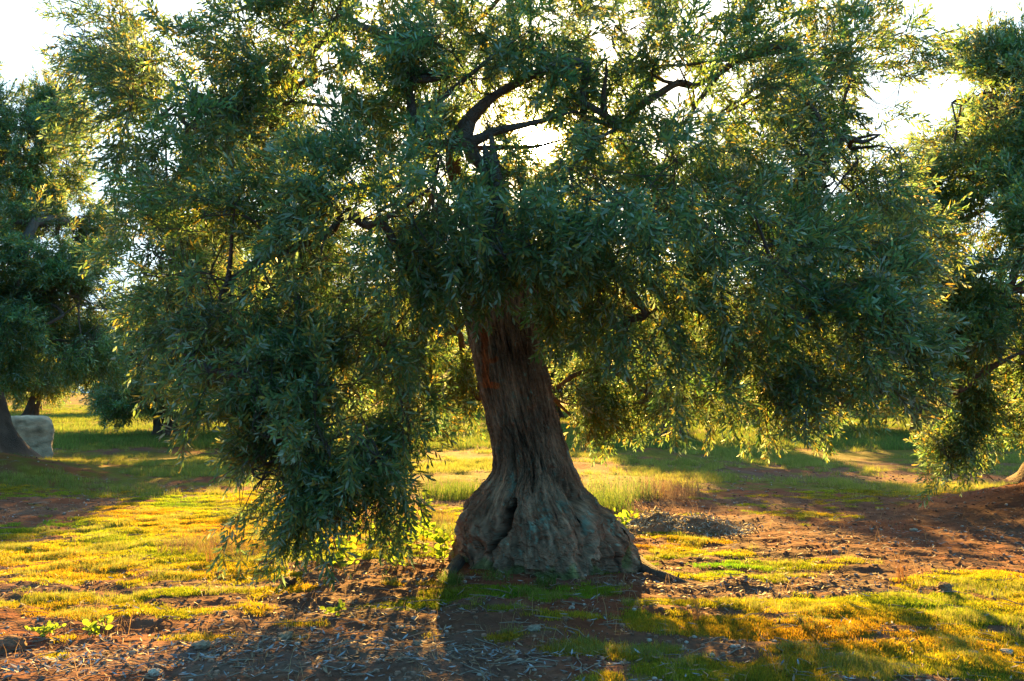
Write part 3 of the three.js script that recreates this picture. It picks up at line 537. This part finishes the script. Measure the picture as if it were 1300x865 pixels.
{
  const mossCols = [[0.30, 0.28, 0.012], [0.38, 0.32, 0.015], [0.17, 0.21, 0.015], [0.36, 0.24, 0.025]], grassCols = [[0.17, 0.25, 0.03], [0.21, 0.26, 0.035], [0.27, 0.27, 0.05], [0.32, 0.27, 0.10]];
  const mossG = bladePatch(71, 70, 0.07, 0.006, 0.022, 0.0035, mossCols, 0.9), grassG = bladePatch(72, 60, 0.12, 0.03, 0.10, 0.004, grassCols, 0.8), farG = bladePatch(73, 60, 0.4, 0.05, 0.16, 0.012, [[0.11, 0.18, 0.03], [0.14, 0.20, 0.03], [0.19, 0.20, 0.05]], 0.8);
  const R = rng(88), A = [], B = [], C = [];
  for (let k = 0; k < 90000 && A.length < 24000; k++) {       // near moss
    const d = 3.6 + 10.5 * Math.pow(R(), 1.4), x = (R() - 0.5) * 1.25 * d, z = -d, w = mossAt(x, z);
    if (R() > w * w) continue; const v = 0.75 + 0.5 * R() + 0.4 * n3(x * 1.1, 2, z * 1.1), g = n3(x * 0.8, 12, z * 0.8);
    A.push([x, height(x, z) - 0.002, z, R() * 6.28, mix(0.45, 1.25, R()), [v * (1 + 0.9 * g), v * (1 - 0.15 * g), v]]);
  }
  for (let k = 0; k < 60000 && B.length < 9000; k++) {        // taller grass between the trees
    const d = 9.5 + 18 * Math.pow(R(), 1.2), x = (R() - 0.5) * 1.3 * d, z = -d, w = mossAt(x, z) * smooth(-0.15, 0.35, n3(x * 0.45, 77, z * 0.6)) * smooth(12, 17, d);
    if (R() > w) continue; const v = 0.7 + 0.5 * R();
    B.push([x, height(x, z), z, R() * 6.28, mix(0.6, 1.3, R()), [v, v, v]]);
  }
  for (let k = 0; k < 40000 && C.length < 9000; k++) {
    const d = 24 + 60 * Math.pow(R(), 1.3), x = (R() - 0.5) * 1.3 * d, z = -d; if (R() > 0.35 + 0.65 * mossAt(x, z)) continue; const v = 0.7 + 0.5 * R();
    C.push([x, height(x, z), z, R() * 6.28, mix(0.6, 1.3, R()), [v, v, v]]);
  }
  const G2 = [], S2 = [];
  for (let k = 0; k < 40000 && G2.length < 1800; k++) { const d = 3.7 + 8 * Math.pow(R(), 1.3), x = (R() - 0.5) * 1.25 * d, z = -d; if (R() > mossAt(x, z) * smooth(0.0, 0.4, n3(x * 1.9, 21, z * 1.9))) continue; const v = 0.7 + 0.5 * R(); G2.push([x, height(x, z), z, R() * 6.28, mix(0.25, 0.65, R()), [v, v, v]]); }
  for (let k = 0; k < 700; k++) { const d = 3.8 + 11 * R(), x = (R() - 0.5) * 1.25 * d, z = -d; const v = 0.7 + 0.6 * R(); S2.push([x, height(x, z), z, R() * 6.28, mix(0.4, 1.2, R()), [v, v, v]]); }
  scatter('short_grass', 'short green grass blades sprouting through the moss', 'grass', grassG, grassMat, G2);
  scatter('dry_stalks', 'thin dry grass stalks standing over the moss and soil', 'dry grass', bladePatch(74, 5, 0.05, 0.05, 0.16, 0.0025, [[0.34, 0.22, 0.10], [0.28, 0.16, 0.08]], 1.1), dryMat, S2);
  scatter('moss', 'short yellow green moss in patches on the soil', 'moss', mossG, grassMat, A);
  scatter('grass', 'green grass growing in strips between the olive trees', 'grass', grassG, grassMat, B);
  scatter('meadow_grass', 'far meadow grass under the distant olive trees', 'grass', farG, grassMat, C);
  // fallen olive leaves
  const one = (seed, col) => { const s = new Soup(); leaf(s, V(0, 0, 0), V(1, 0, 0), V(0, 1, 0), 0.058, 0.013, -0.2 + 0.1 * (seed % 4), col); return s.geo(); };
  const leafG = one(1, [0.24, 0.23, 0.21]), F1 = [], R2 = rng(99);
  for (let k = 0; k < 400000 && F1.length < 9500; k++) {
    const d = 3.6 + 22 * Math.pow(R2(), 1.9), x = (R2() - 0.5) * 1.25 * d, z = -d, w = 0.08 + 0.5 * sum(litterSpots, x, z) * (0.5 + 1.1 * Math.max(0, n3(x * 2.3, 55, z * 2.3) + 0.25));
    if (R2() > w * (1 - 0.35 * mossAt(x, z))) continue;
    const v = mix(0.45, 1.35, R2()), warm = R2() < 0.55; F1.push([x, height(x, z) + 0.006 + 0.012 * R2(), z, R2() * 6.28, mix(0.7, 1.15, R2()), warm ? [v * 0.9, v * 0.55, v * 0.33] : [v, v, v * 1.02], [(R2() - 0.5) * 0.9, (R2() - 0.5) * 0.7]]);
  }
  scatter('fallen_leaves', 'dry grey olive leaves strewn over the soil', 'leaf litter', leafG, litterMat, F1);
  const stick = new Soup(); tube(stick, [V(-0.07, 0, 0), V(-0.02, 0.006, 0.008), V(0.03, 0.003, -0.004), V(0.08, 0.002, 0.006)], [0.0018, 0.0022, 0.002, 0.001], 4, [0.22, 0.16, 0.11]);
  const F2 = []; for (let k = 0; k < 2600; k++) { const d = 3.6 + 12 * Math.pow(R2(), 1.5), x = (R2() - 0.5) * 1.25 * d, z = -d; F2.push([x, height(x, z) + 0.006, z, R2() * 6.28, mix(0.5, 1.7, R2()), null, [(R2() - 0.5) * 0.3, (R2() - 0.5) * 0.3]]); }
  scatter('fallen_twigs', 'thin dry twigs strewn over the soil', 'twigs', stick.geo(), litterMat, F2);
  const clod = stoneGeo(0.014, 0.009, 0.012, 7.7, 2.3, 0.3, 2, [0.30, 0.15, 0.09]), F3 = [];
  for (let k = 0; k < 15000; k++) { const d = 3.6 + 14 * Math.pow(R2(), 1.3), x = (R2() - 0.5) * 1.25 * d, z = -d; if (R2() < mossAt(x, z)) continue; const v = mix(0.6, 1.5, R2() * R2()), pl = R2() < 0.14; F3.push([x, height(x, z) + 0.002, z, R2() * 6.28, mix(0.35, 1.5, R2() ** 2), pl ? [1.5, 2.3, 2.9] : [v, v, v]]); }
  scatter('soil_crumbs', 'small crumbs and grit of red soil on the ground', 'soil', clod, stoneMat, F3);
}

// ---------------------------------------------------------------- single plants and tufts
const plantAt = (px, py) => { const p = onGround(px, py); p.y = height(p.x, p.z); return p; };
const weedLeaf = [0.24, 0.36, 0.03];
const broad = [[0.2, 0.7], [0.5, 1], [0.8, 0.65]];
const weedLeaves = [0, 1, 2].map((k) => { const s = new Soup(), v = [1, 0.8, 1.15][k]; leaf(s, V(0, 0, 0), V(0, 1, 0), V(0, 0, 1), 0.065, 0.042, 0.35, weedLeaf.map((t) => t * v), broad); return s.geo(); });
function weed(label, px, py, H, stems, nLeaf, spread, seed, size = 1) {
  const t = thing('weed', label, 'plant', plantAt(px, py), 'leafy weeds'), R = rng(seed);
  for (let k = 0; k < stems; k++) {
    const a = R() * 6.28, tip = V(Math.cos(a) * spread * R(), H * mix(0.55, 1, R()), Math.sin(a) * spread * R()), mid = tip.clone().multiplyScalar(0.5).add(V((R() - 0.5) * 0.05, 0.02, (R() - 0.5) * 0.05));
    const off = V((R() - 0.5) * spread * 0.6, -0.01, (R() - 0.5) * spread * 0.6), cv = new THREE.CatmullRomCurve3([off, off.clone().add(mid), off.clone().add(tip)]), s = new Soup();
    tube(s, cv.getPoints(8), Array.from({ length: 9 }, (_, i) => mix(0.003, 0.001, i / 8)), 4, [0.16, 0.17, 0.05]); part('stem', s.geo(), weedMat, t);
    for (let j = 0; j < nLeaf; j++) {
      const u = mix(0.15, 1, (j + R()) / nLeaf), p = cv.getPoint(u), w = j * 2.4 + R(), el = mix(-0.1, 0.9, R());
      const m = part('leaf', weedLeaves[Math.floor(R() * 3)], weedMat, t), dir = V(Math.cos(w) * Math.cos(el), Math.sin(el), Math.sin(w) * Math.cos(el));
      m.position.copy(p); m.quaternion.setFromUnitVectors(UPV, dir).multiply(new THREE.Quaternion().setFromAxisAngle(UPV, R() * 6.28)); m.scale.setScalar(size * mix(0.6, 1.25, R()) * (u > 0.85 ? 0.7 : 1));
    }
  }
  return t;
}
weed('tall leafy green weed, the highest, beside the foot of the old trunk', 534, 722, 0.66, 5, 13, 0.14, 201);
weed('bushy green weed between the tall weed and the hanging bough', 502, 732, 0.46, 9, 10, 0.24, 202);
weed('short green weed at the flared foot of the trunk, by the tall weed', 560, 724, 0.36, 7, 9, 0.14, 203);
weed('green weed under the lowest tip of the hanging bough', 440, 728, 0.38, 8, 9, 0.26, 204);
weed('green weed with tall stems standing behind the hanging bough', 470, 708, 0.5, 7, 10, 0.26, 210);
weed('green weed behind the tall weed, in front of the orange grass', 515, 700, 0.5, 7, 10, 0.22, 211);
weed('low wide green weed before the dry grass, under the bough', 395, 722, 0.25, 6, 8, 0.28, 205);
weed('low bright green weed on the leaf strewn soil', 120, 802, 0.13, 8, 6, 0.14, 206, 0.7);
weed('flat green weed patch beside the reddish stone', 55, 808, 0.08, 8, 6, 0.18, 207, 0.6);
weed('small green weed sprouting from red soil before the bough', 425, 790, 0.07, 5, 6, 0.1, 208, 0.6);
weed('sprawling green weed at the foot of the lit grass, behind the trunk', 790, 672, 0.28, 6, 7, 0.3, 209, 1.2);
function tuft(name, label, px, py, n, rad, h0, h1, cols, seed, lean = 0.7, mat = dryMat, cat = 'grass tuft', wid = 0.003) {
  const m = shadows(new THREE.Mesh(bladePatch(seed, n, rad, h0, h1, wid, cols, lean), mat)); m.name = numbered(name); m.position.copy(plantAt(px, py)); tag(m, label, cat, 'grass tufts'); scene.add(m);
}
const straw = [[0.26, 0.17, 0.09], [0.22, 0.13, 0.08], [0.17, 0.10, 0.075], [0.30, 0.21, 0.10]], rust = [[0.26, 0.12, 0.05], [0.32, 0.17, 0.06]], green = [[0.11, 0.18, 0.03], [0.15, 0.20, 0.03], [0.08, 0.13, 0.025]], mixedGrass = [[0.15, 0.23, 0.05], [0.13, 0.21, 0.045], [0.23, 0.22, 0.10]];
tuft('dry_grass_tuft', 'wide mound of dry brown grass on the sunlit moss', 255, 700, 520, 0.38, 0.05, 0.22, straw, 301, 1.5);
tuft('dry_grass_tuft', 'thin dry grass edging the brown grass mound', 318, 706, 260, 0.3, 0.04, 0.15, straw, 302, 1.5);
tuft('dry_plant', 'small spiky rust coloured plant before the dry grass mound', 269, 716, 70, 0.05, 0.08, 0.19, rust, 303, 0.8, dryMat, 'plant');
tuft('dry_plant', 'upright rust coloured stalk on the mossy bank near a brown stone', 1145, 742, 60, 0.035, 0.1, 0.24, rust, 304, 0.55, dryMat, 'plant');
tuft('dry_plant', 'thin rust coloured stalk at the edge of the leaf drift', 885, 790, 46, 0.03, 0.08, 0.2, rust, 305, 0.5, dryMat, 'plant');
tuft('grass_tuft', 'dark green grass tuft against the foot of the trunk', 572, 752, 240, 0.09, 0.04, 0.12, green, 306, 0.9, grassMat, 'grass tuft', 0.004);
tuft('grass_tuft', 'dark green grass tuft on the mossy hump before the trunk', 692, 752, 200, 0.08, 0.03, 0.09, green, 307, 0.9, grassMat, 'grass tuft', 0.004);
tuft('grass_tuft', 'thin green grass against the middle of the trunk foot', 632, 750, 120, 0.12, 0.03, 0.1, green, 316, 1.2, grassMat, 'grass tuft', 0.004);
tuft('dry_grass_tuft', 'small dry grass tuft against the trunk foot, by the surface root', 770, 748, 130, 0.14, 0.03, 0.11, straw, 317, 1.4);
tuft('grass_tuft', 'tall upright green grass behind the old trunk', 790, 632, 700, 0.55, 0.12, 0.48, mixedGrass, 308, 0.6, grassMat, 'grass tuft', 0.005);
tuft('grass_tuft', 'short green grass at the edge of the tall clump', 765, 646, 600, 0.4, 0.1, 0.34, green, 309, 0.8, grassMat, 'grass tuft', 0.006);
tuft('dry_grass_tuft', 'mauve brown clump of dry grass next to the tall green grass', 850, 632, 620, 0.45, 0.12, 0.42, straw, 310, 1.2, dryMat, 'grass tuft', 0.004);
tuft('grass_tuft', 'lush green grass clump seen past the trunk, over the weeds', 575, 628, 900, 0.5, 0.14, 0.36, green, 311, 0.8, grassMat, 'grass tuft', 0.006);
tuft('dry_grass_tuft', 'orange dry grass behind the tall weed', 520, 668, 800, 0.5, 0.08, 0.26, straw, 312, 0.9);
tuft('dry_grass_tuft', 'pale dry grass at the foot of the trunk behind the weeds', 575, 680, 500, 0.3, 0.06, 0.22, mixedGrass, 313, 0.9, grassMat);
tuft('grass_tuft', 'sunlit grass tuft on the bank beneath the hanging bough', 360, 690, 500, 0.35, 0.06, 0.2, mixedGrass, 314, 0.9, grassMat, 'grass tuft', 0.004);
// heap of cut twigs and leaves behind the trunk
{
  const p = plantAt(850, 668), t = thing('leaf_pile', 'low grey heap of cut olive twigs and leaves behind the trunk', 'leaf pile', p), R = rng(401);
  const g = new THREE.SphereGeometry(1, 40, 20, 0, 6.2832, 0, Math.PI / 2), q = g.attributes.position;
  const hh = (x, z) => 0.13 * Math.max(0, 1 - (x / 0.78) ** 2 - (z / 0.5) ** 2) ** 0.8 * (1 + 1.1 * n3(x * 3.4, 3, z * 4));
  for (let k = 0; k < q.count; k++) { const x = q.getX(k) * 0.78, z = q.getZ(k) * 0.5; q.setXYZ(k, x, hh(x, z) - 0.02, z); }
  const c = new Float32Array(q.count * 3); for (let k = 0; k < q.count; k++) { const v = 1 + 0.5 * n3(q.getX(k) * 9, 4, q.getZ(k) * 9); c.set([0.21 * v, 0.16 * v, 0.11 * v], k * 3); } g.setAttribute('color', new THREE.BufferAttribute(c, 3)); g.computeVertexNormals(); part('mound', g, groundMat, t);
  const s = new Soup(); leaf(s, V(0, 0, 0), V(1, 0, 0), V(0, 1, 0), 0.062, 0.014, 0.1, [0.33, 0.36, 0.31]);
  const im = shadows(new THREE.InstancedMesh(s.geo(), litterMat, 2600)), m = new THREE.Matrix4(), e = new THREE.Quaternion(); im.name = 'leaves'; im.userData.kind = 'stuff';
  for (let k = 0; k < 2600; k++) { const a = R() * 6.28, r = Math.pow(R(), 0.6) * 1.35, x = r * Math.cos(a) * 0.78, z = r * Math.sin(a) * 0.5; e.setFromEuler(new THREE.Euler((R() - 0.5) * 1.6, R() * 6.28, (R() - 0.5) * 1.6)); m.compose(V(x, hh(x, z) + 0.012 * R(), z), e, V(1, 1, 1).multiplyScalar(mix(0.8, 1.2, R()))); im.setMatrixAt(k, m); const v = mix(0.4, 1.2, R()), br = R() < 0.45 ? 0.6 : 1; im.setColorAt(k, new THREE.Color().setRGB(v, v * mix(0.75, 1, br - 0.6 ? 1 : 0), v * br)); }
  t.add(im);
  for (let k = 0; k < 26; k++) { const a = R() * 6.28, x = (R() - 0.3) * 0.9, z = (R() - 0.5) * 0.7, L = mix(0.15, 0.4, R()), y = hh(x, z), w = new Soup(); tube(w, [V(x, y, z), V(x + Math.cos(a) * L / 2, y + 0.05, z + Math.sin(a) * L / 2), V(x + Math.cos(a) * L, Math.max(0, hh(x + Math.cos(a) * L, z + Math.sin(a) * L)) + 0.03 * R(), z + Math.sin(a) * L)], [0.005, 0.004, 0.002], 5, [0.3, 0.18, 0.1]); part('twig', w.geo(), litterMat, t); }
}

renderer.render(scene, camera);
